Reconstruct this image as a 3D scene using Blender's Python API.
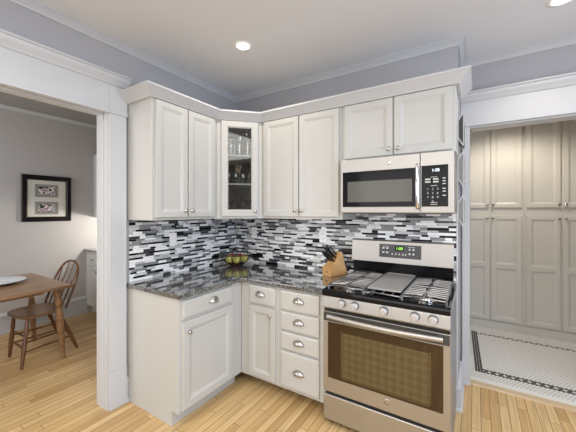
import bpy, math, random
from mathutils import Matrix, Vector

random.seed(7)
PI = math.pi
for o in list(bpy.data.objects):
    bpy.data.objects.remove(o)
SC = bpy.context.scene
COL = SC.collection

# ------------------------------------------------------------------ camera
YAW, FPX, HY = 0.5632, 297.3566, 210.777
cam_d = bpy.data.cameras.new('camera')
cam = bpy.data.objects.new('camera', cam_d)
COL.objects.link(cam)
cam.location = (2.2886, -2.5292, 1.4708)
cam.rotation_euler = (PI / 2, 0, YAW)
cam_d.sensor_width = 36.0
cam_d.lens = FPX / 576 * 36.0
cam_d.shift_y = -(216 - HY) / 576
cam_d.clip_start = 0.05
SC.camera = cam

# ------------------------------------------------------------------ world, lights, exposure
SC.view_settings.view_transform = 'Standard'
SC.view_settings.look = 'None'
SC.view_settings.gamma = 1
SC.view_settings.exposure = 0.13
world = bpy.data.worlds.new('world')
SC.world = world
world.use_nodes = True
bg = world.node_tree.nodes['Background']
bg.inputs[0].default_value = (0.80, 0.88, 1.0, 1)
bg.inputs[1].default_value = 0.6


def area(name, loc, rot, sx, sy, power, color):
    d = bpy.data.lights.new(name, 'AREA')
    d.shape = 'RECTANGLE'
    d.size, d.size_y = sx, sy
    d.energy = power
    d.color = color
    o = bpy.data.objects.new(name, d)
    COL.objects.link(o)
    o.location = loc
    o.rotation_euler = rot
    return o


def spot(name, loc, power, color, radius=0.05, angle=2.6, blend=0.6):
    d = bpy.data.lights.new(name, 'SPOT')
    d.energy = power
    d.color = color
    d.shadow_soft_size = radius
    d.spot_size = angle
    d.spot_blend = blend
    o = bpy.data.objects.new(name, d)
    COL.objects.link(o)
    o.location = loc
    return o


# daylight through the windows on the right and behind the camera
area('window_light_right', (4.52, -1.9, 1.55), (0, PI / 2, 0), 1.5, 2.4, 66, (0.66, 0.79, 1.0))
area('window_light_behind', (1.6, -4.72, 1.55), (PI / 2, 0, 0), 3.0, 1.6, 25, (1.0, 0.95, 0.87))
area('dining_fill_light', (-1.4, -4.2, 1.75), (PI / 2, 0, 0), 1.6, 1.6, 52, (0.98, 0.98, 1.0))  # general fill for the dining room; no window opening here
area('overhead_fill_light', (2.3, -3.0, 2.70), (0, 0, 0), 3.0, 2.2, 60, (1.0, 0.975, 0.93))  # large soft ambient fill added overhead, not a fixture
LAMPS = [(0.779, -0.785), (2.724, -0.155), (0.9, -2.6), (2.8, -2.3), (2.0, -3.9)]
for lx, ly in LAMPS:
    spot('downlight', (lx, ly, 2.715), 17, (1.0, 0.90, 0.78))
spot('pantry_downlight', (2.62, 1.30, 2.62), 46, (1.0, 0.90, 0.76))
area('pantry_fill_light', (3.0, 1.15, 2.68), (0, 0, 0), 1.4, 0.6, 62, (1.0, 0.97, 0.92))  # soft overhead fill added to even out the pantry
d = bpy.data.lights.new('under_cabinet_light', 'POINT')
d.energy = 20
d.color = (1.0, 0.95, 0.88)
d.shadow_soft_size = 0.03
o = bpy.data.objects.new('under_cabinet_light', d)
COL.objects.link(o)
o.location = (-1.85, -0.14, 1.33)


# ------------------------------------------------------------------ materials
def nodes_of(m):
    m.use_nodes = True
    return m.node_tree.nodes, m.node_tree.links, m.node_tree.nodes['Principled BSDF']


def mat(name, col, rough=0.5, metal=0.0, spec=0.5, coat=0.0, bump=0.0, bump_scale=200.0, vary=0.0):
    m = bpy.data.materials.new(name)
    n, l, b = nodes_of(m)
    b.inputs['Base Color'].default_value = (*col, 1)
    b.inputs['Roughness'].default_value = rough
    b.inputs['Metallic'].default_value = metal
    b.inputs['Specular IOR Level'].default_value = spec
    b.inputs['Coat Weight'].default_value = coat
    if bump or vary:
        tc = n.new('ShaderNodeTexCoord')
        ns = n.new('ShaderNodeTexNoise')
        ns.inputs['Scale'].default_value = bump_scale
        l.new(tc.outputs['Object'], ns.inputs['Vector'])
        if bump:
            bp = n.new('ShaderNodeBump')
            bp.inputs['Strength'].default_value = bump
            bp.inputs['Distance'].default_value = 0.002
            l.new(ns.outputs['Fac'], bp.inputs['Height'])
            l.new(bp.outputs['Normal'], b.inputs['Normal'])
        if vary:
            rp = n.new('ShaderNodeValToRGB')
            rp.color_ramp.elements[0].position = 0.3
            rp.color_ramp.elements[1].position = 0.7
            rp.color_ramp.elements[0].color = (*[c * (1 - vary) for c in col], 1)
            rp.color_ramp.elements[1].color = (*[min(1, c * (1 + vary)) for c in col], 1)
            l.new(ns.outputs['Fac'], rp.inputs['Fac'])
            l.new(rp.outputs['Color'], b.inputs['Base Color'])
    return m


def emis(name, col, strength):
    m = bpy.data.materials.new(name)
    n, l, b = nodes_of(m)
    b.inputs['Base Color'].default_value = (*col, 1)
    b.inputs['Emission Color'].default_value = (*col, 1)
    b.inputs['Emission Strength'].default_value = strength
    return m


def pane_glass(name, tint, gloss=0.12, rough=0.0):
    m = bpy.data.materials.new(name)
    n, l, b = nodes_of(m)
    n.remove(b)
    out = [x for x in n if x.type == 'OUTPUT_MATERIAL'][0]
    t = n.new('ShaderNodeBsdfTransparent')
    t.inputs[0].default_value = (*tint, 1)
    g = n.new('ShaderNodeBsdfGlossy')
    g.inputs['Roughness'].default_value = rough
    fr = n.new('ShaderNodeFresnel')
    fr.inputs[0].default_value = 1.5
    mx = n.new('ShaderNodeMath')
    mx.operation = 'ADD'
    mx.inputs[1].default_value = gloss
    ms = n.new('ShaderNodeMixShader')
    l.new(fr.outputs[0], mx.inputs[0])
    l.new(mx.outputs[0], ms.inputs[0])
    l.new(t.outputs[0], ms.inputs[1])
    l.new(g.outputs[0], ms.inputs[2])
    l.new(ms.outputs[0], out.inputs[0])
    return m


def wood_floor():
    m = bpy.data.materials.new('oak_strip_floor')
    n, l, b = nodes_of(m)
    tc = n.new('ShaderNodeTexCoord')
    sp = n.new('ShaderNodeSeparateXYZ')
    l.new(tc.outputs['Object'], sp.inputs[0])

    def math_(op, a, v=None, c=None):
        x = n.new('ShaderNodeMath')
        x.operation = op
        for i, s in enumerate((a, v, c)):
            if s is None:
                continue
            if isinstance(s, (int, float)):
                x.inputs[i].default_value = s
            else:
                l.new(s, x.inputs[i])
        return x.outputs[0]
    W = 0.058
    rx = math_('DIVIDE', sp.outputs[0], W)
    row = math_('FLOOR', rx)
    wn = n.new('ShaderNodeTexWhiteNoise')
    wn.noise_dimensions = '1D'
    l.new(row, wn.inputs['W'])
    ly = math_('DIVIDE', sp.outputs[1], 0.85)
    ly = math_('MULTIPLY_ADD', wn.outputs['Value'], 13.7, ly)
    brd = math_('FLOOR', ly)
    cmb = n.new('ShaderNodeCombineXYZ')
    l.new(row, cmb.inputs[0])
    l.new(brd, cmb.inputs[1])
    w2 = n.new('ShaderNodeTexWhiteNoise')
    w2.noise_dimensions = '2D'
    l.new(cmb.outputs[0], w2.inputs['Vector'])
    rp = n.new('ShaderNodeValToRGB')
    e = rp.color_ramp.elements
    e[0].position, e[0].color = 0.0, (0.50, 0.305, 0.125, 1)
    e[1].position, e[1].color = 1.0, (0.70, 0.495, 0.245, 1)
    k = e.new(0.45)
    k.color = (0.61, 0.405, 0.18, 1)
    l.new(w2.outputs['Value'], rp.inputs['Fac'])
    # grain along the board
    mp = n.new('ShaderNodeMapping')
    mp.inputs['Scale'].default_value = (60, 2.2, 1)
    l.new(tc.outputs['Object'], mp.inputs['Vector'])
    off = n.new('ShaderNodeVectorMath')
    off.operation = 'ADD'
    l.new(mp.outputs[0], off.inputs[0])
    sc = n.new('ShaderNodeVectorMath')
    sc.operation = 'SCALE'
    sc.inputs['Scale'].default_value = 9.0
    l.new(w2.outputs['Color'], sc.inputs[0])
    l.new(sc.outputs[0], off.inputs[1])
    gr = n.new('ShaderNodeTexNoise')
    gr.inputs['Scale'].default_value = 1.0
    gr.inputs['Detail'].default_value = 4
    l.new(off.outputs[0], gr.inputs['Vector'])
    gm = n.new('ShaderNodeMapRange')
    gm.inputs[1].default_value, gm.inputs[2].default_value = 0.3, 0.7
    gm.inputs[3].default_value, gm.inputs[4].default_value = 0.80, 1.12
    l.new(gr.outputs['Fac'], gm.inputs[0])
    mu = n.new('ShaderNodeVectorMath')
    mu.operation = 'SCALE'
    l.new(rp.outputs['Color'], mu.inputs[0])
    l.new(gm.outputs[0], mu.inputs['Scale'])
    # joints
    fx = math_('FRACT', rx)
    ex = math_('MINIMUM', fx, math_('SUBTRACT', 1.0, fx))
    fy = math_('FRACT', ly)
    ey = math_('MINIMUM', fy, math_('SUBTRACT', 1.0, fy))
    jx = math_('LESS_THAN', ex, 0.036)
    jy = math_('LESS_THAN', ey, 0.0022)
    j = math_('MAXIMUM', jx, jy)
    mx = n.new('ShaderNodeMix')
    mx.data_type = 'RGBA'
    l.new(j, mx.inputs[0])
    l.new(mu.outputs[0], mx.inputs[6])
    mx.inputs[7].default_value = (0.24, 0.13, 0.05, 1)
    l.new(mx.outputs[2], b.inputs['Base Color'])
    b.inputs['Roughness'].default_value = 0.32
    bpn = n.new('ShaderNodeBump')
    bpn.inputs['Strength'].default_value = 0.35
    bpn.inputs['Distance'].default_value = 0.001
    bpn.invert = True
    l.new(j, bpn.inputs['Height'])
    l.new(bpn.outputs[0], b.inputs['Normal'])
    return m


def granite():
    m = bpy.data.materials.new('dark_granite')
    n, l, b = nodes_of(m)
    tc = n.new('ShaderNodeTexCoord')
    a = n.new('ShaderNodeTexNoise')
    a.inputs['Scale'].default_value = 55
    a.inputs['Detail'].default_value = 6
    a.inputs['Roughness'].default_value = 0.75
    v = n.new('ShaderNodeTexVoronoi')
    v.inputs['Scale'].default_value = 130
    l.new(tc.outputs['Object'], a.inputs['Vector'])
    l.new(tc.outputs['Object'], v.inputs['Vector'])
    ad = n.new('ShaderNodeMath')
    ad.operation = 'MULTIPLY_ADD'
    l.new(v.outputs['Color'], ad.inputs[0])
    ad.inputs[1].default_value = 0.35
    l.new(a.outputs['Fac'], ad.inputs[2])
    rp = n.new('ShaderNodeValToRGB')
    e = rp.color_ramp.elements
    e[0].position, e[0].color = 0.45, (0.012, 0.012, 0.012, 1)
    e[1].position, e[1].color = 0.95, (0.36, 0.36, 0.34, 1)
    k = e.new(0.65)
    k.color = (0.075, 0.075, 0.072, 1)
    k = e.new(0.78)
    k.color = (0.19, 0.185, 0.175, 1)
    l.new(ad.outputs[0], rp.inputs['Fac'])
    l.new(rp.outputs['Color'], b.inputs['Base Color'])
    b.inputs['Roughness'].default_value = 0.08
    b.inputs['Specular IOR Level'].default_value = 1.0
    b.inputs['Coat Weight'].default_value = 1.0
    b.inputs['Coat Roughness'].default_value = 0.05
    return m


def brushed(name, col, rough=0.27, scale=(1, 1, 220)):
    m = bpy.data.materials.new(name)
    n, l, b = nodes_of(m)
    b.inputs['Metallic'].default_value = 1
    b.inputs['Base Color'].default_value = (*col, 1)
    tc = n.new('ShaderNodeTexCoord')
    mp = n.new('ShaderNodeMapping')
    mp.inputs['Scale'].default_value = scale
    l.new(tc.outputs['Object'], mp.inputs['Vector'])
    ns = n.new('ShaderNodeTexNoise')
    ns.inputs['Scale'].default_value = 3
    ns.inputs['Detail'].default_value = 3
    l.new(mp.outputs[0], ns.inputs['Vector'])
    mr = n.new('ShaderNodeMapRange')
    mr.inputs[3].default_value = rough - 0.05
    mr.inputs[4].default_value = rough + 0.08
    l.new(ns.outputs['Fac'], mr.inputs[0])
    l.new(mr.outputs[0], b.inputs['Roughness'])
    return m


def wood(name, c0, c1, rough=0.35, scale=(3, 40, 40)):
    m = bpy.data.materials.new(name)
    n, l, b = nodes_of(m)
    tc = n.new('ShaderNodeTexCoord')
    mp = n.new('ShaderNodeMapping')
    mp.inputs['Scale'].default_value = scale
    l.new(tc.outputs['Object'], mp.inputs['Vector'])
    ns = n.new('ShaderNodeTexNoise')
    ns.inputs['Scale'].default_value = 1
    ns.inputs['Detail'].default_value = 5
    ns.inputs['Distortion'].default_value = 0.6
    l.new(mp.outputs[0], ns.inputs['Vector'])
    rp = n.new('ShaderNodeValToRGB')
    rp.color_ramp.elements[0].position, rp.color_ramp.elements[0].color = 0.3, (*c0, 1)
    rp.color_ramp.elements[1].position, rp.color_ramp.elements[1].color = 0.7, (*c1, 1)
    l.new(ns.outputs['Fac'], rp.inputs['Fac'])
    l.new(rp.outputs['Color'], b.inputs['Base Color'])
    b.inputs['Roughness'].default_value = rough
    return m


def hex_floor():
    """small white hexagon mosaic, hexagons from two offset grids"""
    m = bpy.data.materials.new('white_hexagon_mosaic')
    n, l, b = nodes_of(m)
    tc = n.new('ShaderNodeTexCoord')
    v = n.new('ShaderNodeVectorMath')
    v.operation = 'DIVIDE'
    P = 0.0285
    v.inputs[1].default_value = (P, P * math.sqrt(3), 1)
    l.new(tc.outputs['Object'], v.inputs[0])

    def cell(shift):
        a = n.new('ShaderNodeVectorMath')
        a.operation = 'ADD'
        a.inputs[1].default_value = (shift, shift, 0)
        l.new(v.outputs[0], a.inputs[0])
        f = n.new('ShaderNodeVectorMath')
        f.operation = 'FRACTION'
        l.new(a.outputs[0], f.inputs[0])
        s = n.new('ShaderNodeVectorMath')
        s.operation = 'SUBTRACT'
        s.inputs[1].default_value = (0.5, 0.5, 0)
        l.new(f.outputs[0], s.inputs[0])
        k = n.new('ShaderNodeVectorMath')
        k.operation = 'MULTIPLY'
        k.inputs[1].default_value = (1, math.sqrt(3), 0)
        l.new(s.outputs[0], k.inputs[0])
        ab = n.new('ShaderNodeVectorMath')
        ab.operation = 'ABSOLUTE'
        l.new(k.outputs[0], ab.inputs[0])
        dt = n.new('ShaderNodeVectorMath')
        dt.operation = 'DOT_PRODUCT'
        dt.inputs[1].default_value = (0.5, math.sqrt(3) / 2, 0)
        l.new(ab.outputs[0], dt.inputs[0])
        sx = n.new('ShaderNodeSeparateXYZ')
        l.new(ab.outputs[0], sx.inputs[0])
        mx = n.new('ShaderNodeMath')
        mx.operation = 'MAXIMUM'
        l.new(dt.outputs['Value'], mx.inputs[0])
        l.new(sx.outputs[0], mx.inputs[1])
        return mx.outputs[0]
    mn = n.new('ShaderNodeMath')
    mn.operation = 'MINIMUM'
    l.new(cell(0.0), mn.inputs[0])
    l.new(cell(0.5), mn.inputs[1])
    rp = n.new('ShaderNodeValToRGB')
    rp.color_ramp.elements[0].position, rp.color_ramp.elements[0].color = 0.42, (0.80, 0.79, 0.76, 1)
    rp.color_ramp.elements[1].position, rp.color_ramp.elements[1].color = 0.455, (0.30, 0.29, 0.28, 1)
    l.new(mn.outputs[0], rp.inputs['Fac'])
    l.new(rp.outputs['Color'], b.inputs['Base Color'])
    b.inputs['Roughness'].default_value = 0.35
    return m


def oven_glass():
    m = bpy.data.materials.new('bronze_oven_glass')
    n, l, b = nodes_of(m)
    b.inputs['Base Color'].default_value = (0.030, 0.018, 0.009, 1)
    b.inputs['Roughness'].default_value = 0.025
    b.inputs['IOR'].default_value = 1.6
    b.inputs['Specular Tint'].default_value = (1.0, 0.82, 0.6, 1)
    return m


def oven_mesh():
    """dark inner glass printed with a fine dotted screen"""
    m = bpy.data.materials.new('dotted_oven_window')
    n, l, b = nodes_of(m)
    tc = n.new('ShaderNodeTexCoord')
    mp = n.new('ShaderNodeMapping')
    mp.inputs['Scale'].default_value = (30, 30, 30)
    mp.inputs['Rotation'].default_value = (0, PI / 4, 0)
    l.new(tc.outputs['Object'], mp.inputs['Vector'])
    ck = n.new('ShaderNodeTexChecker')
    ck.inputs['Scale'].default_value = 1
    ck.inputs['Color1'].default_value = (0.080, 0.060, 0.026, 1)
    ck.inputs['Color2'].default_value = (0.104, 0.080, 0.036, 1)
    l.new(mp.outputs[0], ck.inputs['Vector'])
    l.new(ck.outputs['Color'], b.inputs['Base Color'])
    b.inputs['Roughness'].default_value = 0.025
    b.inputs['IOR'].default_value = 1.65
    b.inputs['Specular Tint'].default_value = (1.0, 0.86, 0.66, 1)
    return m


M = {
    'wall': mat('lavender_grey_paint', (0.42, 0.412, 0.428), 0.75, bump=0.06, bump_scale=300),
    'dining': mat('warm_grey_paint', (0.50, 0.485, 0.47), 0.8, bump=0.06, bump_scale=300),
    'ceiling': mat('ceiling_paint', (0.74, 0.755, 0.78), 0.85, bump=0.05, bump_scale=250),
    'dining_ceiling': mat('shaded_dining_ceiling', (0.33, 0.33, 0.315), 0.85),  # dimness of the dining room painted in as a darker grey
    'trim': mat('white_trim_paint', (0.56, 0.57, 0.585), 0.4),
    'cab': mat('white_cabinet_lacquer', (0.525, 0.525, 0.50), 0.38),
    'cabin': mat('cabinet_interior', (0.50, 0.47, 0.38), 0.6),
    'pantry': mat('cream_cabinet_lacquer', (0.60, 0.585, 0.545), 0.42),
    'floor': wood_floor(),
    'granite': granite(),
    'steel': brushed('brushed_stainless', (0.49, 0.475, 0.455), 0.43),
    'nickel': mat('brushed_nickel', (0.50, 0.48, 0.45), 0.25, 1.0),
    'knob_metal': mat('satin_knob_metal', (0.66, 0.66, 0.67), 0.42, 0.75),
    'chrome': mat('bright_chrome', (0.80, 0.79, 0.77), 0.12, 1.0),
    'black': mat('black_gloss', (0.006, 0.006, 0.007), 0.10, spec=0.22),
    'black_matte': mat('black_enamel', (0.012, 0.012, 0.013), 0.35),
    'castiron': mat('cast_iron', (0.26, 0.26, 0.265), 0.30, 0.8),
    'oven': oven_glass(),
    'ovenmesh': oven_mesh(),
    'mwglass': mat('tinted_microwave_window', (0.12, 0.117, 0.105), 0.12, 0.0, 0.4),
    'side_grey': mat('grey_enamel', (0.20, 0.205, 0.22), 0.35),
    'panel_grey': mat('charcoal_panel', (0.055, 0.055, 0.055), 0.3),
    'display': emis('green_clock_display', (0.35, 0.85, 0.08), 1.2),
    'digits': emis('white_clock_digits', (0.8, 0.95, 1.0), 1.6),
    'print': mat('printed_legend', (0.62, 0.62, 0.60), 0.5),
    'glass': pane_glass('clear_pane', (0.86, 0.87, 0.84), 0.02),
    'ware': pane_glass('drinking_glass', (0.92, 0.93, 0.92), 0.20, 0.02),
    'plate': mat('white_plastic', (0.93, 0.93, 0.92), 0.35),
    'slot': mat('dark_slot', (0.05, 0.05, 0.05), 0.6),
    'lampglow': emis('lit_lamp_lens', (1.0, 0.96, 0.88), 9.0),
    'porcelain': mat('blue_white_porcelain', (0.76, 0.80, 0.86), 0.2),
    'table': wood('brown_table_wood', (0.17, 0.088, 0.038), (0.36, 0.21, 0.10), 0.3, (30, 2.5, 30)),
    'chair': wood('dark_chair_wood', (0.080, 0.030, 0.010), (0.21, 0.088, 0.03), 0.25, (30, 30, 4)),
    'seat': wood('worn_seat_wood', (0.12, 0.055, 0.024), (0.26, 0.145, 0.07), 0.32, (40, 4, 30)),
    'block': wood('honey_block_wood', (0.52, 0.28, 0.10), (0.68, 0.41, 0.18), 0.4, (8, 60, 8)),
    'handle_black': mat('black_handle', (0.012, 0.012, 0.012), 0.3),
    'wire': mat('dark_bronze_wire', (0.03, 0.022, 0.018), 0.35, 0.7),
    'frame_black': mat('black_picture_frame', (0.007, 0.006, 0.006), 0.3, spec=0.25),
    'gilt': mat('old_gilt', (0.16, 0.11, 0.05), 0.35, 0.6),
    'mount': mat('cream_mount', (0.66, 0.65, 0.59), 0.8),
    'mount_grey': mat('grey_mount', (0.26, 0.26, 0.24), 0.8),
    'leaf': mat('apple_stem', (0.10, 0.06, 0.03), 0.7),
    'apple_g': mat('yellow_green_apple', (0.44, 0.41, 0.10), 0.3, vary=0.25, bump_scale=22),
    'apple_r': mat('red_apple', (0.30, 0.045, 0.03), 0.3, vary=0.5, bump_scale=20),
    'hex': hex_floor(),
    'hexdark': mat('charcoal_hexagon', (0.030, 0.030, 0.029), 0.4),
    'marble': mat('white_marble_strip', (0.80, 0.79, 0.76), 0.3),
    'saddle': wood('pale_saddle_wood', (0.58, 0.42, 0.25), (0.74, 0.58, 0.38), 0.35, (3, 40, 40)),
    'grout': mat('grey_grout', (0.30, 0.30, 0.30), 0.8),
    't_white': mat('white_glass_tile', (0.90, 0.91, 0.91), 0.12),
    't_pale': mat('pale_grey_tile', (0.54, 0.55, 0.55), 0.14, vary=0.15, bump_scale=40),
    't_mid': mat('mid_grey_tile', (0.24, 0.245, 0.25), 0.16, vary=0.2, bump_scale=40),
    't_dark': mat('charcoal_tile', (0.050, 0.052, 0.058), 0.16, spec=0.3, vary=0.2, bump_scale=40),
    't_black': mat('black_glass_tile', (0.004, 0.004, 0.005), 0.15, spec=0.15),
}


# ------------------------------------------------------------------ mesh helpers
class MB:
    def __init__(self):
        self.v, self.f, self.mi = [], [], []

    def add(self, verts, faces, mi=0, mx=None):
        b = len(self.v)
        for p in verts:
            p = Vector(p)
            self.v.append(tuple(mx @ p if mx else p))
        for f in faces:
            self.f.append([b + i for i in f])
            self.mi.append(mi)

    def box(self, x0, x1, y0, y1, z0, z1, mi=0, mx=None):
        x0, x1 = min(x0, x1), max(x0, x1)
        y0, y1 = min(y0, y1), max(y0, y1)
        z0, z1 = min(z0, z1), max(z0, z1)
        v = [(x0, y0, z0), (x1, y0, z0), (x1, y1, z0), (x0, y1, z0), (x0, y0, z1), (x1, y0, z1), (x1, y1, z1), (x0, y1, z1)]
        f = [(3, 2, 1, 0), (4, 5, 6, 7), (0, 1, 5, 4), (1, 2, 6, 5), (2, 3, 7, 6), (3, 0, 4, 7)]
        self.add(v, f, mi, mx)
        return self

    def prism(self, prof, a0, a1, axis='x', mi=0, mx=None):
        """closed 2-D profile extruded along an axis; profile plane: x->(y,z), y->(x,z), z->(x,y)"""
        n = len(prof)

        def P(a, q):
            return {'x': (a, q[0], q[1]), 'y': (q[0], a, q[1]), 'z': (q[0], q[1], a)}[axis]
        v = [P(a0, q) for q in prof] + [P(a1, q) for q in prof]
        ar = sum(prof[i][0] * prof[(i + 1) % n][1] - prof[(i + 1) % n][0] * prof[i][1] for i in range(n))
        flip = (ar > 0) == (a1 > a0)
        if axis == 'y':
            flip = not flip
        f = []
        for i in range(n):
            j = (i + 1) % n
            f.append((i, j, n + j, n + i) if flip else (j, i, n + i, n + j))
        c0 = tuple(range(n - 1, -1, -1))
        c1 = tuple(range(n, 2 * n))
        if not flip:
            c0, c1 = c0[::-1], c1[::-1]
        f += [c0, c1]
        self.add(v, f, mi, mx)
        return self

    def lathe(self, prof, c=(0, 0, 0), n=16, mi=0, mx=None, axis='z'):
        """profile [(r, h)] turned about an axis through c"""
        v, f = [], []
        for r, h in prof:
            for k in range(n):
                a = 2 * PI * k / n
                x, y = r * math.cos(a), r * math.sin(a)
                q = {'z': (x, y, h), 'y': (x, -h, y), 'x': (h, x, y)}[axis]
                v.append((c[0] + q[0], c[1] + q[1], c[2] + q[2]))
        for i in range(len(prof) - 1):
            for k in range(n):
                k2 = (k + 1) % n
                f.append((i * n + k, i * n + k2, (i + 1) * n + k2, (i + 1) * n + k))
        if prof[0][0] > 1e-5:
            f.append(tuple(range(n - 1, -1, -1)))
        if prof[-1][0] > 1e-5:
            f.append(tuple((len(prof) - 1) * n + k for k in range(n)))
        self.add(v, f, mi, mx)
        return self

    def tube(self, pts, r, n=8, closed=False, mi=0, mx=None, flat=1.0):
        """round tube along points; r number or list"""
        pts = [Vector(p) for p in pts]
        m = len(pts)
        rs = r if isinstance(r, (list, tuple)) else [r] * m
        v, f = [], []
        t0 = None
        for i in range(m):
            if closed:
                t = (pts[(i + 1) % m] - pts[i - 1]).normalized()
            else:
                t = (pts[min(i + 1, m - 1)] - pts[max(i - 1, 0)]).normalized()
            if t0 is None:
                u = t.orthogonal().normalized()
                if abs(t.z) < 0.9:
                    u = Vector((0, 0, 1)).cross(t).normalized()
            else:
                u = (u - t * u.dot(t)).normalized()
            t0 = t
            w = t.cross(u)
            for k in range(n):
                a = 2 * PI * k / n
                v.append(pts[i] + u * (rs[i] * math.cos(a)) + w * (rs[i] * flat * math.sin(a)))
        for i in range(m if closed else m - 1):
            i2 = (i + 1) % m
            for k in range(n):
                k2 = (k + 1) % n
                f.append((i * n + k, i * n + k2, i2 * n + k2, i2 * n + k))
        if not closed:
            f.append(tuple(range(n - 1, -1, -1)))
            f.append(tuple((m - 1) * n + k for k in range(n)))
        self.add(v, f, mi, mx)
        return self

    def sweep(self, path, prof, closed_prof=True, mi=0):
        """2-D path (x, y) swept with profile [(offset to the right of travel, z)] and mitred corners"""
        pts = [Vector((p[0], p[1])) for p in path]
        m, k = len(pts), len(prof)
        v, f = [], []
        for i in range(m):
            def nrm(a, b):
                d = (b - a).normalized()
                return Vector((d.y, -d.x))
            if i == 0:
                off = nrm(pts[0], pts[1])
            elif i == m - 1:
                off = nrm(pts[-2], pts[-1])
            else:
                a, b = nrm(pts[i - 1], pts[i]), nrm(pts[i], pts[i + 1])
                s = (a + b).normalized()
                off = s / max(0.2, s.dot(a))
            for d, z in prof:
                q = pts[i] + off * d
                v.append((q.x, q.y, z))
        for i in range(m - 1):
            for j in range(k if closed_prof else k - 1):
                j2 = (j + 1) % k
                f.append((i * k + j, i * k + j2, (i + 1) * k + j2, (i + 1) * k + j))
        f.append(tuple(range(k)))
        f.append(tuple((m - 1) * k + j for j in range(k - 1, -1, -1)))
        self.add(v, f, mi)
        return self

    def rings(self, rects, mi=0, mx=None, cap=True):
        """nested rectangles [(x0,x1,z0,z1,y)] joined by faces, the last one filled"""
        v, f = [], []
        for x0, x1, z0, z1, y in rects:
            v += [(x0, y, z0), (x1, y, z0), (x1, y, z1), (x0, y, z1)]
        for i in range(len(rects) - 1):
            for k in range(4):
                k2 = (k + 1) % 4
                f.append((i * 4 + k, i * 4 + k2, i * 4 + 4 + k2, i * 4 + 4 + k))
        if cap:
            b = (len(rects) - 1) * 4
            f.append((b, b + 1, b + 2, b + 3))
        self.add(v, f, mi, mx)
        return self

    def build(self, name, mats, parent=None, loc=(0, 0, 0), rz=0, smooth=False, bevel=0.0, solid=0.0, subd=0, seg=2):
        me = bpy.data.meshes.new(name)
        me.from_pydata(self.v, [], self.f)
        if not isinstance(mats, (list, tuple)):
            mats = [mats]
        for x in mats:
            me.materials.append(M[x] if isinstance(x, str) else x)
        for p, i in zip(me.polygons, self.mi):
            p.material_index = i
        import bmesh
        bm = bmesh.new()
        bm.from_mesh(me)
        bmesh.ops.recalc_face_normals(bm, faces=bm.faces)
        bm.to_mesh(me)
        bm.free()
        o = bpy.data.objects.new(name, me)
        COL.objects.link(o)
        o.location = loc
        o.rotation_euler = (0, 0, rz)
        if parent:
            o.parent = parent
        if solid:
            s = o.modifiers.new('solid', 'SOLIDIFY')
            s.thickness = solid
            s.offset = 0
        if bevel:
            bv = o.modifiers.new('bevel', 'BEVEL')
            bv.width = bevel
            bv.segments = seg
            bv.limit_method = 'ANGLE'
            bv.angle_limit = 0.7
        if subd:
            s = o.modifiers.new('sub', 'SUBSURF')
            s.levels = s.render_levels = subd
        if smooth:
            me.shade_smooth()
            me.set_sharp_from_angle(angle=0.7)
        return o


def tag(o, label=None, cat=None, group=None, kind=None):
    if label:
        o['label'] = label
    if cat:
        o['category'] = cat
    if group:
        o['group'] = group
    if kind:
        o['kind'] = kind
    return o


def thing(name, label, cat, loc=(0, 0, 0), rz=0, group=None):
    o = bpy.data.objects.new(name, None)
    o.empty_display_size = 0.05
    COL.objects.link(o)
    o.location = loc
    o.rotation_euler = (0, 0, rz)
    return tag(o, label, cat, group)


def struct(mb, name, mats, label, cat, **k):
    return tag(mb.build(name, mats, **k), label, cat, kind='structure')


def kids(o):
    return [c for c in bpy.data.objects if c.parent == o]


def copy_tree(o, parent=None):
    c = o.copy()
    COL.objects.link(c)
    if parent:
        c.parent = parent
    for ch in kids(o):
        copy_tree(ch, c)
    return c


def text_mesh(txt, size, name, m, parent, mx):
    """flat lettering, a mesh in the parent's frame"""
    cu = bpy.data.curves.new('t', 'FONT')
    cu.body = txt
    cu.size = size
    cu.align_x = 'CENTER'
    cu.align_y = 'CENTER'
    t = bpy.data.objects.new('t', cu)
    COL.objects.link(t)
    dg = bpy.context.evaluated_depsgraph_get()
    me = bpy.data.meshes.new_from_object(t.evaluated_get(dg))
    bpy.data.objects.remove(t)
    me.transform(mx)
    me.materials.clear()
    me.materials.append(M[m])
    o = bpy.data.objects.new(name, me)
    COL.objects.link(o)
    o.parent = parent
    return o


def front_mx(x, y, z):
    """text plane x right, z up, facing -y"""
    return Matrix.Translation((x, y, z)) @ Matrix.Rotation(PI / 2, 4, 'X')


# ------------------------------------------------------------------ the room
CZ = 2.735        # ceiling height
XR = 2.178       # right end of the wall bay behind the range
YR = 0.43        # face of the right-hand wall with the pantry doorway
XD = -2.5        # far dining wall
XE = 4.6         # kitchen's right wall
YB = -4.8        # wall behind the camera

struct(MB().box(XD - 0.1, XE + 0.1, YB - 0.1, YR + 0.02, -0.1, 0), 'floor', 'floor',
       'honey oak strip floor running through kitchen and dining room', 'floor')
struct(MB().box(-0.15, XE + 0.1, YB - 0.1, YR + 0.14, CZ, CZ + 0.1), 'ceiling', 'ceiling',
       'plain grey painted kitchen ceiling', 'ceiling')
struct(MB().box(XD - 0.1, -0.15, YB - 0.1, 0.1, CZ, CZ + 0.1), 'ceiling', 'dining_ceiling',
       'dining room ceiling seen through the wide opening', 'ceiling')

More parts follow.
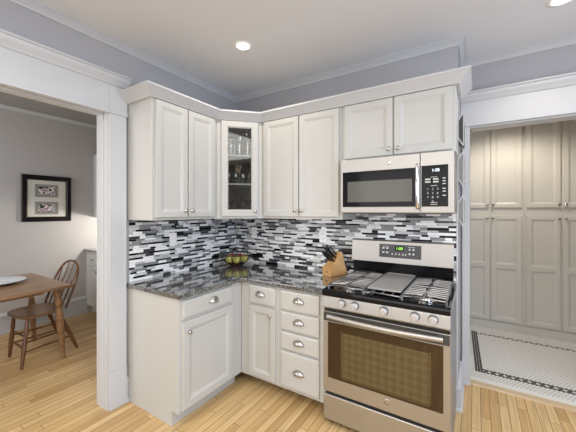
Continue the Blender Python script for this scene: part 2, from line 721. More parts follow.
# left kitchen wall with the wide opening to the dining room
OY0, OY1, OZ = -3.0, -1.385, 2.20
w = MB()
w.box(-0.15, 0, OY1, 0.0, 0, CZ)
w.box(-0.15, 0, OY0, OY1, OZ, CZ)
w.box(-0.15, 0, YB, OY0, 0, CZ)
struct(w, 'wall_left', ['wall'], 'lavender grey kitchen wall over the dining room opening', 'wall')
struct(MB().box(-0.15, XR, 0.0, 0.14, 0, CZ).box(XR - 0.14, XR, 0.1, YR + 0.14, 0, CZ), 'wall_back', 'wall',
       'lavender grey wall bay behind the range and cabinets', 'wall')
DX0, DX1, DZ = 2.247, 3.35, 2.185
w = MB()
w.box(XR, DX0, YR, YR + 0.14, 0, CZ)
w.box(DX0, DX1, YR, YR + 0.14, DZ, CZ)
w.box(DX1, XE + 0.1, YR, YR + 0.14, 0, CZ)
struct(w, 'wall_right', 'wall', 'lavender grey wall around the pantry doorway', 'wall')
# wall on the far right and the wall behind the camera, each with a window opening
w = MB()
w.box(XE, XE + 0.1, YB, -3.2, 0, CZ).box(XE, XE + 0.1, -0.6, YR, 0, CZ)
w.box(XE, XE + 0.1, -3.2, -0.6, 0, 0.75).box(XE, XE + 0.1, -3.2, -0.6, 2.35, CZ)
struct(w, 'wall_side', 'wall', 'window wall at the right of the kitchen', 'wall')
w = MB()
w.box(XD, 0.0, YB - 0.1, YB, 0, CZ).box(3.2, XE, YB - 0.1, YB, 0, CZ)
w.box(0.0, 3.2, YB - 0.1, YB, 0, 0.7).box(0.0, 3.2, YB - 0.1, YB, 2.4, CZ)
struct(w, 'wall_front', 'wall', 'window wall behind the camera', 'wall')
# dining room
struct(MB().box(XD - 0.1, XD, YB, 0.1, 0, CZ), 'wall_dining', 'dining', 'warm grey far wall of the dining room with the picture', 'wall')
struct(MB().box(XD, -0.15, 0.0, 0.1, 0, CZ), 'wall_dining_end', 'dining', 'warm grey end wall of the dining room behind the built-in', 'wall')
struct(MB().box(XD, -1.2, -0.34, 0.0, 1.375, 2.3), 'wall_cabinet_unseen', 'trim', 'unseen white upper cabinet over the dining room counter, shaping its light', 'wall')  # unseen upper cabinet as a plain box, added to shape the lamp's light
# pantry room
struct(MB().box(2.0, 2.1, YR + 0.14, 2.7, 0, CZ).box(2.0, 4.3, 2.7, 2.8, 0, CZ).box(4.2, 4.3, YR + 0.14, 2.7, 0, CZ),
       'wall_pantry', 'dining', 'walls of the pantry behind its tall cabinets', 'wall')
struct(MB().box(2.0, 4.3, YR + 0.14, 2.8, CZ - 0.06, CZ + 0.04), 'ceiling', 'ceiling', 'pantry ceiling beyond the doorway', 'ceiling')

# pantry floor: white hexagon mosaic with a charcoal border of real tiles
pf = MB()
pf.box(2.0, 4.3, 0.55, 2.7, -0.1, 0.0)
P = 0.0285


def hexa(x, y, r=0.0142, mi=1):
    v = [(x + r * math.cos(PI / 6 + k * PI / 3), y + r * math.sin(PI / 6 + k * PI / 3), z) for z in (0.0, 0.0008) for k in range(6)]
    f = [tuple(range(6, 12))] + [(k, (k + 1) % 6, 6 + (k + 1) % 6, 6 + k) for k in range(6)]
    pf.add(v, f, mi)


RY = P * math.sqrt(3) / 2
for yb in (0.715, 1.70):                             # chain of dark rings, each around one white tile
    for j in range(2 if yb > 1 else 3):
        x = 2.352 + (j % 2) * P / 2 - (0.045 if yb > 1 else 0)
        i = 0
        while x < 4.1:
            if (i % 3 != (2 if j == 0 else 0)) if yb > 1 else (j != 1 or i % 2 == 0):
                hexa(x, yb + j * RY)
            x += P
            i += 1
for bx in (2.286, 2.3065, 2.327):                    # three straight bands along the left side
    pf.prism([(bx, 0.700), (bx + 0.0175, 0.700), (bx - 0.0285, 1.765), (bx - 0.046, 1.765)], 0, 0.0008, 'z', 1)
struct(pf, 'floor_pantry', ['hex', 'hexdark'], 'white hexagon mosaic pantry floor with a charcoal border', 'floor')
struct(MB().box(DX0, DX1, 0.50, 0.575, -0.02, 0.004), 'trim_1', 'marble', 'white marble strip edging the pantry mosaic', 'threshold', bevel=0.002)
struct(MB().box(DX0 - 0.03, DX1, 0.425, 0.50, -0.02, 0.010), 'trim_2', 'saddle', 'pale wood saddle between oak floor and pantry mosaic', 'threshold', bevel=0.004)

# ceiling crown
CR = [(0, 2.690), (0.009, 2.690), (0.012, 2.698), (0.022, 2.708), (0.032, 2.717), (0.037, 2.719), (0.038, 2.726), (0.048, 2.728), (0.048, CZ), (0, CZ)]
struct(MB().sweep([(0, YB), (0, 0), (XR, 0), (XR, YR), (XE, YR)], CR), 'trim_3', 'trim',
       'white crown moulding where kitchen walls meet the ceiling', 'moulding')
DCR = [(0, 2.695), (0.014, 2.695), (0.018, 2.702), (0.026, 2.720), (0.030, CZ), (0, CZ)]
struct(MB().sweep([(XD, YB), (XD, 0), (-0.15, 0)], DCR), 'trim_4', 'trim', 'pale crown moulding at the top of the dining room wall', 'moulding')

# left opening: casing leg, plinth, jamb, head casing with a cap
CT = 0.022
c = MB()
c.box(0, CT, OY1, -1.264, 0.275, OZ)
c.box(0, CT + 0.008, OY1, -1.262, 0, 0.275)
c.box(0, CT + 0.005, -1.274, -1.263, 0.275, OZ)
c.box(-0.001, CT, OY1, -1.252, OZ - 0.006, OZ + 0.2)
c.box(-0.001, CT + 0.012, OY1 - 0.0, -1.252, OZ - 0.012, OZ + 0.006)
struct(c, 'trim_5', 'trim', 'white casing leg with plinth between opening and cabinets', 'door casing', bevel=0.003)
h = MB().box(0, CT, OY0 - 0.15, OY1, OZ, OZ + 0.2).box(0, CT + 0.012, OY0 - 0.15, OY1, OZ - 0.012, OZ + 0.006)
h.prism([(0, OZ + 0.2), (CT + 0.006, OZ + 0.2), (CT + 0.014, OZ + 0.215), (0.058, OZ + 0.240), (0.062, OZ + 0.262), (0.075, OZ + 0.264), (0.075, OZ + 0.276), (0, OZ + 0.276)],
        OY0 - 0.15, -1.250, 'y')
struct(h, 'trim_6', 'trim', 'white head casing with moulded cap over the dining room opening', 'door casing', bevel=0.002)
j = MB()
j.box(-0.15, 0.0, OY1 - 0.003, OY1, 0, OZ)           # jamb board
j.box(-0.098, -0.055, OY1 - 0.012, OY1 - 0.003, 0, OZ)  # raised stop
j.box(-0.15, 0.0, OY0, OY1, OZ - 0.003, OZ)
j.box(-0.098, -0.055, OY0, OY1, OZ - 0.012, OZ - 0.003)
j.box(-0.152, 0.006, OY1 - 0.008, OY1, 0, 0.275)
j.box(-0.170, -0.15, OY1, -1.25, 0, OZ + 0.14)
j.box(-0.170, -0.15, OY0, OY1, OZ, OZ + 0.14)
struct(j, 'trim_7', 'trim', 'white stepped jamb lining the dining room opening', 'door jamb', bevel=0.002)
# right doorway
c = MB()
RT = 0.024
c.box(XR + 0.012, DX0, YR - RT, YR, 0.27, DZ)
c.box(XR + 0.010, DX0 + 0.004, YR - RT - 0.008, YR, 0, 0.27)
c.box(DX1, DX1 + 0.13, YR - RT, YR, 0, DZ)
c.box(DX0 - 0.016, DX0, YR, YR + 0.14, 0, DZ)
c.box(DX1, DX1 + 0.016, YR, YR + 0.14, 0, DZ)
struct(c, 'trim_8', 'trim', 'white casing legs with plinths at the pantry doorway', 'door casing', bevel=0.003)
h = MB().box(XR + 0.002, DX1 + 0.15, YR - RT, YR, DZ, DZ + 0.2)
h.box(XR + 0.002, DX1 + 0.15, YR - RT - 0.010, YR, DZ - 0.004, DZ + 0.014)
h.box(DX0, DX1, YR, YR + 0.14, DZ - 0.016, DZ)
z0 = DZ + 0.2
h.prism([(YR, z0), (YR - RT - 0.006, z0), (YR - RT - 0.014, z0 + 0.014), (YR - 0.058, z0 + 0.040), (YR - 0.062, z0 + 0.062), (YR - 0.075, z0 + 0.064), (YR - 0.075, z0 + 0.076), (YR, z0 + 0.076)],
        XR + 0.002, DX1 + 0.17, 'x')
struct(h, 'trim_9', 'trim', 'white head casing with moulded cap over the pantry doorway', 'door casing', bevel=0.002)
# baseboards
BB = [(0, 0), (0.030, 0), (0.030, 0.012), (0.018, 0.024), (0.018, 0.150), (0.022, 0.152), (0.022, 0.165), (0.012, 0.190), (0, 0.195)]
struct(MB().sweep([(2.0, 0), (XR, 0), (XR, YR - 0.03)], BB), 'baseboard_back', 'trim', 'white baseboard wrapping the wall end beside the range', 'baseboard')
BD = [(0, 0), (0.030, 0), (0.028, 0.018), (0.018, 0.024), (0.018, 0.185), (0.026, 0.190), (0.026, 0.215), (0.010, 0.240), (0, 0.245)]
struct(MB().sweep([(XD, YB), (XD, -0.44)], BD), 'baseboard_dining', 'trim', 'tall white baseboard along the dining room wall', 'baseboard')
struct(MB().sweep([(0, -1.262), (0, -1.243)], BB), 'baseboard_left', 'trim', 'short white baseboard end between casing and base cabinet', 'baseboard')


# ------------------------------------------------------------------ mosaic backsplash
def mosaic(u0, u1, z0, z1, mx, skip=()):
    rnd = random.Random(int(u1 * 1000))
    mb = MB()
    mb.box(u0, u1, -0.004, 0, z0, z1, 0, mx)
    zs = [z0]
    while zs[-1] < z1 - 0.004:                        # taller and thinner courses take turns
        zs.append(min(z1, zs[-1] + (0.0225, 0.0145)[(len(zs) - 1) % 2]))
    for r in range(len(zs) - 1):
        u = u0 - rnd.random() * 0.12
        last = -1
        while u < u1:
            L = rnd.choice((0.05, 0.075, 0.10, 0.10, 0.13, 0.15))
            a, b = max(u, u0), min(u + L, u1)
            c = rnd.choices((1, 2, 3, 4, 5), ((48, 24, 16, 6, 6), (22, 14, 14, 12, 38))[r % 2])[0]
            if c == last:
                c = rnd.choice((1, 2, 3) if r % 2 == 0 else (1, 3, 5))
            last = c
            if b - a > 0.006:
                zz0, zz1 = zs[r] + 0.0008, zs[r + 1] - 0.0008
                e = 0.0012
                t = -0.0085 + rnd.choice((0, 0, 0.0012))
                mb.rings([(a + 0.0007, b - 0.0007, zz0, zz1, -0.004), (a + 0.0007, b - 0.0007, zz0, zz1, t + e),
                          (a + 0.0007 + e, b - 0.0007 - e, zz0 + e, zz1 - e, t)], c, mx)
            u += L
    return mb


TILES = ['grout', 't_white', 't_pale', 't_mid', 't_dark', 't_black']
RL = Matrix.Rotation(PI / 2, 4, 'Z')
struct(mosaic(-1.232, -0.0085, 0.912, 1.402, RL), 'wall_tiles_left', TILES,
       'black, grey and white linear mosaic backsplash on the left wall', 'backsplash')
struct(mosaic(0.0085, 2.168, 0.912, 1.472, Matrix()), 'wall_tiles_back', TILES,
       'black, grey and white linear mosaic backsplash behind the range', 'backsplash')
struct(MB().box(2.168, XR + 0.002, -0.011, 0, 0.2, 1.86), 'trim_10', 'trim', 'thin white edge strip ending the mosaic by the range', 'edge trim')


# ------------------------------------------------------------------ cabinets
def door_mb(x0, x1, z0, z1, y=-0.02, frame=0.042, midrail=None):
    mb = MB()
    c = 0.003

    def panel(a0, a1, b0, b1):
        return [(a0, a1, b0, b1, y), (a0 + 0.005, a1 - 0.005, b0 + 0.005, b1 - 0.005, y + 0.003),
                (a0 + 0.008, a1 - 0.008, b0 + 0.008, b1 - 0.008, y + 0.003),
                (a0 + 0.024, a1 - 0.024, b0 + 0.024, b1 - 0.024, y + 0.011), (a0 + 0.026, a1 - 0.026, b0 + 0.026, b1 - 0.026, y + 0.0105)]
    mb.rings([(x0, x1, z0, z1, y + 0.02), (x0, x1, z0, z1, y + c), (x0 + c, x1 - c, z0 + c, z1 - c, y)] +
             ([] if midrail else panel(x0 + frame, x1 - frame, z0 + frame, z1 - frame)), cap=not midrail)
    if midrail:
        # front face split in frame strips and two sunk panels
        X0, X1, Z0, Z1 = x0 + c, x1 - c, z0 + c, z1 - c
        a0, a1 = x0 + frame, x1 - frame
        q0, q1, q2, q3 = z0 + frame, midrail - 0.024, midrail + 0.024, z1 - frame
        quad = [(X0, a0, Z0, Z1), (a1, X1, Z0, Z1), (a0, a1, Z0, q0), (a0, a1, q1, q2), (a0, a1, q3, Z1)]
        for p, r, s, t in quad:
            mb.add([(p, y, s), (r, y, s), (r, y, t), (p, y, t)], [(0, 1, 2, 3)])
        mb.rings(panel(a0, a1, q0, q1))
        mb.rings(panel(a0, a1, q2, q3))
    return mb


def drawer_mb(x0, x1, z0, z1, y=-0.02):
    return MB().rings([(x0, x1, z0, z1, y + 0.02), (x0, x1, z0, z1, y + 0.007), (x0 + 0.003, x1 - 0.003, z0 + 0.003, z1 - 0.003, y + 0.004),
                       (x0 + 0.014, x1 - 0.014, z0 + 0.014, z1 - 0.014, y)])


KNOB = [(0.009, 0), (0.009, 0.002), (0.005, 0.006), (0.005, 0.012), (0.011, 0.016), (0.0145, 0.020), (0.0145, 0.023), (0.010, 0.027), (0.0, 0.0285)]


def knob(parent, x, z, y=-0.02):
    return MB().lathe(KNOB, (0, 0, 0), 14, axis='y').build('knob', 'nickel', parent, (x, y, z), smooth=True)


def cup_pull(parent, x, z, y=-0.02):
    a, hh, dd = 0.044, 0.036, 0.026
    v, f = [], []
    nu, nv = 14, 7
    for i in range(nu + 1):
        u = PI * i / nu
        for k in range(nv + 1):
            t = PI / 2 * k / nv
            v.append((a * math.cos(u), -dd * math.sin(u) * math.sin(t), hh * math.sin(u) * math.cos(t) - 0.012))
    for i in range(nu):
        for k in range(nv):
            f.append((i * (nv + 1) + k, i * (nv + 1) + k + 1, (i + 1) * (nv + 1) + k + 1, (i + 1) * (nv + 1) + k))
    mb = MB()
    mb.add(v, f)
    pl = [(a * 1.12 * math.cos(PI * i / 12), (hh + 0.005) * math.sin(PI * i / 12) - 0.012) for i in range(13)]
    mb.prism(pl, 0.0, -0.0015, 'y')
    return mb.build('cup_pull', 'nickel', parent, (x, y, z), smooth=True, solid=0.0015)


DEP = 0.305


def upper_body(w, z0, z1, dep=0.312):
    """carcass with face frame; origin at the left bottom of the front face"""
    return MB().box(0, w, 0.0, dep, z0, z1)


def cabinet_door(parent, x0, x1, z0, z1, kx=None, kz=None, m='cab', midrail=None, frame=0.042):
    dr = door_mb(x0, x1, z0, z1, frame=frame, midrail=midrail).build('door', m, parent, (0, 0, 0))
    if kx is not None:
        knob(dr, kx, kz)
    return dr


UZ0, UZ1 = 1.400, 2.300
# left wall upper: local x = world Y
u = thing('upper_cabinet', 'white two-door upper cabinet on the left wall next to the dining opening', 'cabinet', (0.315, -1.244, UZ0), PI / 2)
upper_body(0.632, 0, 0.9).build('body', 'cab', u, bevel=0.0015)
cabinet_door(u, 0.026, 0.305, 0.020, 0.884, 0.278, 0.070)
cabinet_door(u, 0.315, 0.597, 0.020, 0.884, 0.342, 0.070)
# back wall upper
u = thing('upper_cabinet', 'white two-door upper cabinet on the back wall left of the microwave', 'cabinet', (0.612, -0.315, UZ0), 0)
upper_body(0.786, 0, 0.9).build('body', 'cab', u, bevel=0.0015)
cabinet_door(u, 0.028, 0.392, 0.020, 0.884, 0.366, 0.070)
cabinet_door(u, 0.402, 0.762, 0.020, 0.884, 0.428, 0.070)
# over the microwave
u = thing('upper_cabinet', 'short white two-door cabinet above the microwave', 'cabinet', (1.400, -0.315, 1.857), 0)
upper_body(0.780, 0, 0.443).build('body', 'cab', u, bevel=0.0015)
cabinet_door(u, 0.024, 0.386, 0.014, 0.427, 0.358, 0.055)
cabinet_door(u, 0.396, 0.759, 0.014, 0.427, 0.424, 0.055)

# diagonal corner cabinet with glass door
u = thing('corner_cabinet', 'diagonal white corner cabinet with a glass door showing glassware', 'cabinet', (0.315, -0.61, UZ0), PI / 4)
FW = 0.417
INV = (Matrix.Translation((0.315, -0.61, UZ0)) @ Matrix.Rotation(PI / 4, 4, 'Z')).inverted()
pent = [(0.003, -0.608), (0.314, -0.608), (0.608, -0.314), (0.608, -0.003), (0.003, -0.003)]
pl = [INV @ Vector((p[0], p[1], 0)) for p in pent]
pl = [(p.x, max(p.y, 0.0)) for p in pl]
b = MB()
b.prism(pl, 0, 0.02, 'z').prism(pl, 0.88, 0.9, 'z')
for i in (0, 2, 3, 4):
    p, q = Vector(pl[i]), Vector(pl[(i + 1) % 5])
    dv = (q - p).normalized()
    nn = Vector((-dv.y, dv.x)) * 0.012
    if i == 1:
        continue
    b.prism([tuple(p), tuple(q), tuple(q + nn), tuple(p + nn)], 0.02, 0.88, 'z', 1)
b.box(0.0, 0.05, 0, 0.019, 0.0, 0.9).box(FW - 0.05, FW, 0, 0.019, 0, 0.9).box(0.05, FW - 0.05, 0, 0.019, 0, 0.045).box(0.05, FW - 0.05, 0, 0.019, 0.86, 0.9)
b.build('body', ['cab', 'cabin'], u)
gd = MB()
x0, x1, z0, z1 = 0.042, 0.374, 0.020, 0.886
fx, c = 0.052, 0.003
gd.rings([(x0, x1, z0, z1, 0.0), (x0, x1, z0, z1, -0.017), (x0 + c, x1 - c, z0 + c, z1 - c, -0.02), (x0 + fx, x1 - fx, z0 + fx, z1 - fx, -0.02),
          (x0 + fx + 0.010, x1 - fx - 0.010, z0 + fx + 0.010, z1 - fx - 0.010, -0.010), (x0 + fx + 0.010, x1 - fx - 0.010, z0 + fx + 0.010, z1 - fx - 0.010, 0.0)], cap=False)
dr = gd.build('door', 'cab', u)
MB().box(x0 + fx + 0.006, x1 - fx - 0.006, -0.007, -0.003, z0 + fx + 0.006, z1 - fx - 0.006).build('glass_pane', 'glass', dr)
knob(dr, x1 - 0.028, z0 + 0.045)
SH = (0.308, 0.571)
for s in SH:
    sp_ = [(0.04, 0.006), (FW - 0.04, 0.006), (FW + 0.17, 0.21), (FW / 2, 0.60), (-0.17, 0.21)]
    MB().prism(sp_, s, s + 0.014, 'z').build('shelf', 'cab', u)


# glassware standing in the corner cabinet
def corner_pt(x, y, z):
    return (Matrix.Translation((0.315, -0.61, UZ0)) @ Matrix.Rotation(PI / 4, 4, 'Z')) @ Vector((x, y, z))


def glassware(kind, label, x, y, z, group, s=1.0):
    prof = {
        'tumbler': [(0.028, 0), (0.030, 0.004), (0.034, 0.15), (0.032, 0.15), (0.027, 0.008), (0, 0.008)],
        'vase': [(0.036, 0), (0.038, 0.01), (0.026, 0.09), (0.042, 0.21), (0.040, 0.21), (0.024, 0.09), (0.034, 0.012), (0, 0.012)],
        'goblet': [(0.030, 0), (0.030, 0.003), (0.006, 0.010), (0.005, 0.04), (0.026, 0.055), (0.034, 0.085), (0.030, 0.115), (0.028, 0.115), (0.032, 0.085), (0.022, 0.058), (0, 0.05)],
        'martini_glass': [(0.036, 0), (0.036, 0.003), (0.006, 0.009), (0.004, 0.10), (0.052, 0.165), (0.050, 0.165), (0.003, 0.104), (0, 0.104)],
        'glass_bowl': [(0.045, 0), (0.050, 0.004), (0.072, 0.11), (0.069, 0.11), (0.046, 0.008), (0, 0.008)],
    }[kind]
    o = MB().lathe([(r * s, h * s) for r, h in prof], n=18).build(kind, 'ware', None, tuple(corner_pt(x, y, z)), smooth=True)
    return tag(o, label, {'glass_bowl': 'bowl', 'vase': 'vase'}.get(kind, 'glass'), group)


S0, S1, S2 = 0.021, SH[0] + 0.0145, SH[1] + 0.0145
glassware('martini_glass', 'stemmed glass at the left of the bottom shelf in the corner cabinet', 0.125, 0.070, S0, 'stemmed glasses on the bottom shelf', 0.92)
glassware('martini_glass', 'wide stemmed glass in the middle of the bottom shelf in the corner cabinet', 0.208, 0.158, S0, 'stemmed glasses on the bottom shelf', 1.08)
glassware('martini_glass', 'stemmed glass at the right of the bottom shelf in the corner cabinet', 0.291, 0.070, S0, 'stemmed glasses on the bottom shelf', 0.92)
for i, (x, y) in enumerate(((0.115, 0.065), (0.178, 0.07), (0.241, 0.065), (0.304, 0.07))):
    glassware('goblet', ('leftmost', 'second from left', 'third from left', 'rightmost')[i] + ' small goblet on the middle shelf of the corner cabinet', x, y, S1, 'goblets on the middle shelf', 0.80)
glassware('glass_bowl', 'tall clear bowl behind the goblets on the middle shelf', 0.205, 0.235, S1, None, 1.7)
for i, (x, y, s) in enumerate(((0.125, 0.09, 1.0), (0.160, 0.195, 1.15))):
    glassware('tumbler', ('tall clear tumbler at the left front of the top shelf', 'tall clear tumbler behind the left one on the top shelf')[i], x, y, S2, 'tumblers on the top shelf', s)
glassware('vase', 'clear waisted vase in the middle of the top shelf', 0.212, 0.105, S2, None, 0.85)
glassware('vase', 'tall clear waisted vase at the right of the top shelf', 0.295, 0.17, S2, None, 1.1)

# crown on top of the upper cabinets
UC = [(0.0, 2.287), (0.022, 2.287), (0.026, 2.296), (0.050, 2.318), (0.072, 2.338), (0.082, 2.346), (0.086, 2.347), (0.086, 2.360), (0.0, 2.360)]
UCO = [(-0.004 if d == 0 else d, z) for d, z in UC]
cm = MB().sweep([(0.004, -1.2445), (0.3155, -1.2445), (0.3155, -0.6105), (0.6105, -0.3155), (2.1805, -0.3155), (2.1805, -0.006)], [(d, max(z, 2.2885)) for d, z in UC])
tag(cm.build('cabinet_crown', 'trim'), 'white crown moulding running along the tops of the upper cabinets', 'moulding')

# base cabinets
BT = 0.880


def base_body(w, dep=0.60, toe=0.075, side=0.0):
    """carcass with a recessed toe kick, front at y=0"""
    prof = [(0, 0.105), (0, BT), (dep, BT), (dep, 0), (toe, 0), (toe, 0.105)]
    return MB().prism(prof, 0, w, 'x')


b = thing('base_cabinet', 'white base cabinet on the left wall with exposed side panel', 'cabinet', (0.61, -1.241, 0), PI / 2)
base_body(0.631, 0.607).build('body', 'cab', b, bevel=0.0015)
dw = drawer_mb(0.0255, 0.5065, 0.736, 0.862).build('drawer', 'cab', b)
cup_pull(dw, 0.30, 0.803)
cabinet_door(b, 0.0255, 0.5065, 0.122, 0.716, 0.066, 0.645, frame=0.05)
b = thing('base_cabinet', 'narrow white base cabinet in the corner with one drawer and door', 'cabinet', (0.6105, -0.61, 0), 0)
base_body(0.378, 0.60, 0.19).build('body', 'cab', b, bevel=0.0015)
dw = drawer_mb(0.096, 0.356, 0.716, 0.863).build('drawer', 'cab', b)
cup_pull(dw, 0.214, 0.800)
cabinet_door(b, 0.096, 0.356, 0.128, 0.698, 0.315, 0.646)
b = thing('drawer_cabinet', 'white base cabinet with four stacked drawers left of the range', 'cabinet', (0.989, -0.61, 0), 0)
base_body(0.405, 0.60, 0.19).build('body', 'cab', b, bevel=0.0015)
for z0, z1, kz in ((0.716, 0.862, 0.800), (0.562, 0.703, 0.641), (0.415, 0.550, 0.488), (0.128, 0.402, 0.265)):
    dw = drawer_mb(0.030, 0.358, z0, z1).build('drawer', 'cab', b)
    cup_pull(dw, 0.192, kz)

# granite worktop, L-shaped with a rounded inner corner
ct = [(0.0095, -1.2325), (0.001, -1.2325), (0.001, -1.258), (0.640, -1.258)]
r = 0.05
for i in range(7):
    a = PI - PI / 2 * i / 6
    ct.append((0.640 + r + r * math.cos(a), -0.640 - r + r * math.sin(a)))
ct += [(1.395, -0.640), (1.395, -0.0095), (0.0095, -0.0095)]
tag(MB().prism(ct, 0.8805, 0.914, 'z').build('countertop', 'granite', bevel=0.006, seg=3), 'polished dark speckled granite worktop turning the corner', 'countertop')


# ------------------------------------------------------------------ microwave
mw = thing('microwave', 'stainless over-the-range microwave with black window and keypad', 'microwave', (1.420, -0.40, 1.454))
MWW, MWH = 0.755, 0.398
MB().box(0, MWW, 0.03, 0.385, 0, MWH).box(0.01, MWW - 0.01, 0.012, 0.03, 0, 0.03).build('body', 'steel', mw, bevel=0.002)
md = MB().box(0.0, 0.556, 0, 0.03, 0.004, MWH).build('door', 'steel', mw, bevel=0.003)
MB().rings([(0.016, 0.536, 0.044, 0.305, 0.002), (0.016, 0.536, 0.044, 0.305, -0.002), (0.018, 0.534, 0.046, 0.303, -0.003)]).build('black_glass', 'black', md)
MB().box(0.056, 0.508, -0.0042, -0.003, 0.080, 0.232).build('window', 'mwglass', md)
MB().tube([(0.545, 0.0, 0.325), (0.545, -0.028, 0.318), (0.545, -0.038, 0.29), (0.545, -0.041, 0.18), (0.545, -0.038, 0.07), (0.545, -0.028, 0.042), (0.545, 0.0, 0.035)], 0.0125, 12).build('handle', 'chrome', md, smooth=True)
lg = MB().lathe([(0.0, 0.003), (0.013, 0.003), (0.0145, 0.002), (0.0145, 0)], (0, 0, 0), 20, axis='y').build('logo_badge', 'chrome', md, (0.355, 0.0, 0.352), smooth=True)
MB().tube([(0.0105 * math.cos(a), -0.0034, 0.0105 * math.sin(a)) for a in [2 * PI * i / 20 for i in range(20)]], 0.0008, 6, True).build('logo_ring', 'panel_grey', lg)
text_mesh('GE', 0.011, 'logo_letters', 'panel_grey', lg, front_mx(0, -0.0034, 0))
cp = MB().box(0.559, MWW, 0, 0.03, 0.004, MWH).build('control_panel', 'steel', mw, bevel=0.003)
kp = MB().rings([(0.566, 0.722, 0.044, 0.312, 0.002), (0.566, 0.722, 0.044, 0.312, -0.002), (0.568, 0.720, 0.046, 0.310, -0.003)]).build('keypad', 'black', cp)
text_mesh('1:38', 0.026, 'clock_digits', 'digits', kp, front_mx(0.650, -0.0035, 0.279))
pads = [(xx - 0.016, xx + 0.016, zz - 0.005, zz + 0.004) for zz in (0.222, 0.205) for xx in (0.604, 0.651)]
pads += [(0.62, 0.66, zz - 0.0015, zz + 0.0015) for zz in (0.235, 0.18, 0.07, 0.058)]
pads += [(0.690, 0.708, zz - 0.003, zz + 0.003) for zz in (0.226, 0.208, 0.19, 0.16, 0.142, 0.115)]
for p in pads:
    MB().box(p[0], p[1], -0.0036, -0.003, p[2], p[3]).build('key_pad', 'print', kp)
for i, t in enumerate('123456789'):
    text_mesh(t, 0.019, 'key_digit', 'print', kp, front_mx(0.604 + (i % 3) * 0.029, -0.0036, 0.158 - (i // 3) * 0.027))
text_mesh('0', 0.019, 'key_digit', 'print', kp, front_mx(0.633, -0.0036, 0.077))
MB().box(0.02, MWW - 0.02, 0.03, 0.36, -0.006, 0.0).build('vent_grille', 'black_matte', mw)

# ------------------------------------------------------------------ range
RX0, RX1 = 1.400, 2.172
RWD = RX1 - RX0
rg = thing('gas_range', 'stainless freestanding gas range with griddle and bronze oven window', 'range', (RX0, -0.64, 0))
MB().box(0.004, RWD - 0.004, 0.03, 0.625, 0.045, 0.885).box(0.0, RWD, 0.0, 0.03, 0.79, 0.80).build('body', 'side_grey', rg)
for x in (0.05, RWD - 0.05):
    for y in (0.09, 0.60):
        MB().lathe([(0.016, 0), (0.016, 0.012), (0.009, 0.016), (0.009, 0.046)], (x, y, 0), 12).build('foot', 'black_matte', rg, smooth=True)
# cooktop: black enamel with a raised lip
ck = MB()
ck.prism([(-0.042, 0.893), (-0.048, 0.900), (-0.048, 0.918), (-0.040, 0.930), (-0.02, 0.934), (0.0, 0.930), (0.02, 0.926), (0.57, 0.926), (0.585, 0.934), (0.60, 0.934), (0.60, 0.880), (0.0, 0.880), (0.0, 0.893)], 0, RWD, 'x')
ck.box(0, 0.022, -0.02, 0.59, 0.926, 0.936).box(RWD - 0.022, RWD, -0.02, 0.59, 0.926, 0.936)
ct_ = ck.build('cooktop', 'black', rg, bevel=0.002)
# control panel with knobs
fp = MB().prism([(0.0, 0.895), (-0.034, 0.894), (-0.038, 0.885), (-0.048, 0.822), (-0.042, 0.812), (0.0, 0.812)], 0, RWD, 'x').build('control_panel', 'steel', rg, bevel=0.003)
for x in (0.143, 0.231, 0.414, 0.591, 0.686):
    k = MB()
    k.lathe([(0.0235, 0.005), (0.0235, 0.010), (0.0215, 0.030), (0.019, 0.033), (0, 0.033)], n=20, axis='y')
    k.box(-0.0055, 0.0055, -0.041, -0.02, -0.019, 0.019)
    ko = k.build('control_knob', 'knob_metal', fp, (x, -0.040, 0.860), smooth=True, bevel=0.0015)
    MB().lathe([(0.027, 0), (0.027, 0.004), (0.0235, 0.006), (0, 0.006)], n=20, axis='y').build('knob_skirt', 'panel_grey', ko, smooth=True)
# black vent gap
MB().box(0.006, RWD - 0.006, -0.020, 0.03, 0.785, 0.812).build('vent_trim', 'black_matte', rg)
# oven door
od = MB()
od.rings([(0.0, RWD, 0.238, 0.785, 0.03), (0.0, RWD, 0.238, 0.785, -0.022), (0.004, RWD - 0.004, 0.242, 0.781, -0.027)])
odo = od.build('oven_door', 'steel', rg, bevel=0.002)
MB().rings([(0.036, RWD - 0.036, 0.338, 0.716, -0.0265), (0.036, RWD - 0.036, 0.338, 0.716, -0.029), (0.038, RWD - 0.038, 0.340, 0.714, -0.030)]).build('window_glass', 'oven', odo)
inner = MB().rings([(0.138, RWD - 0.106, 0.365, 0.660, -0.0300), (0.138, RWD - 0.106, 0.365, 0.660, -0.0312), (0.140, RWD - 0.108, 0.367, 0.658, -0.0316)])
inner.build('inner_window', 'ovenmesh', odo)
fr_ = MB()
for a0, a1, b0, b1 in ((0.130, RWD - 0.098, 0.355, 0.361), (0.130, 0.136, 0.355, 0.668), (RWD - 0.104, RWD - 0.098, 0.355, 0.668)):
    fr_.box(a0, a1, -0.0308, -0.0300, b0, b1)
fr_.build('window_outline', 'gilt', odo)
MB().box(0.004, RWD - 0.004, -0.0285, -0.02, 0.722, 0.781).build('door_top_band', 'panel_grey', odo)
hp = []
for i in range(15):
    t = i / 14
    hp.append((0.046 + (RWD - 0.082) * t, -0.058 - 0.030 * math.sin(PI * t), 0.762))
MB().tube(hp, 0.0155, 12, flat=1.0).build('handle', 'steel', odo, smooth=True)
for x in (0.066, RWD - 0.056):
    MB().box(x - 0.014, x + 0.014, -0.060, -0.024, 0.751, 0.773).build('handle_post', 'steel', odo, bevel=0.004)
lg2 = MB().lathe([(0.0, 0.003), (0.0165, 0.003), (0.018, 0.002), (0.018, 0)], (0, 0, 0), 20, axis='y').build('logo_badge', 'chrome', odo, (0.430, -0.027, 0.300), smooth=True)
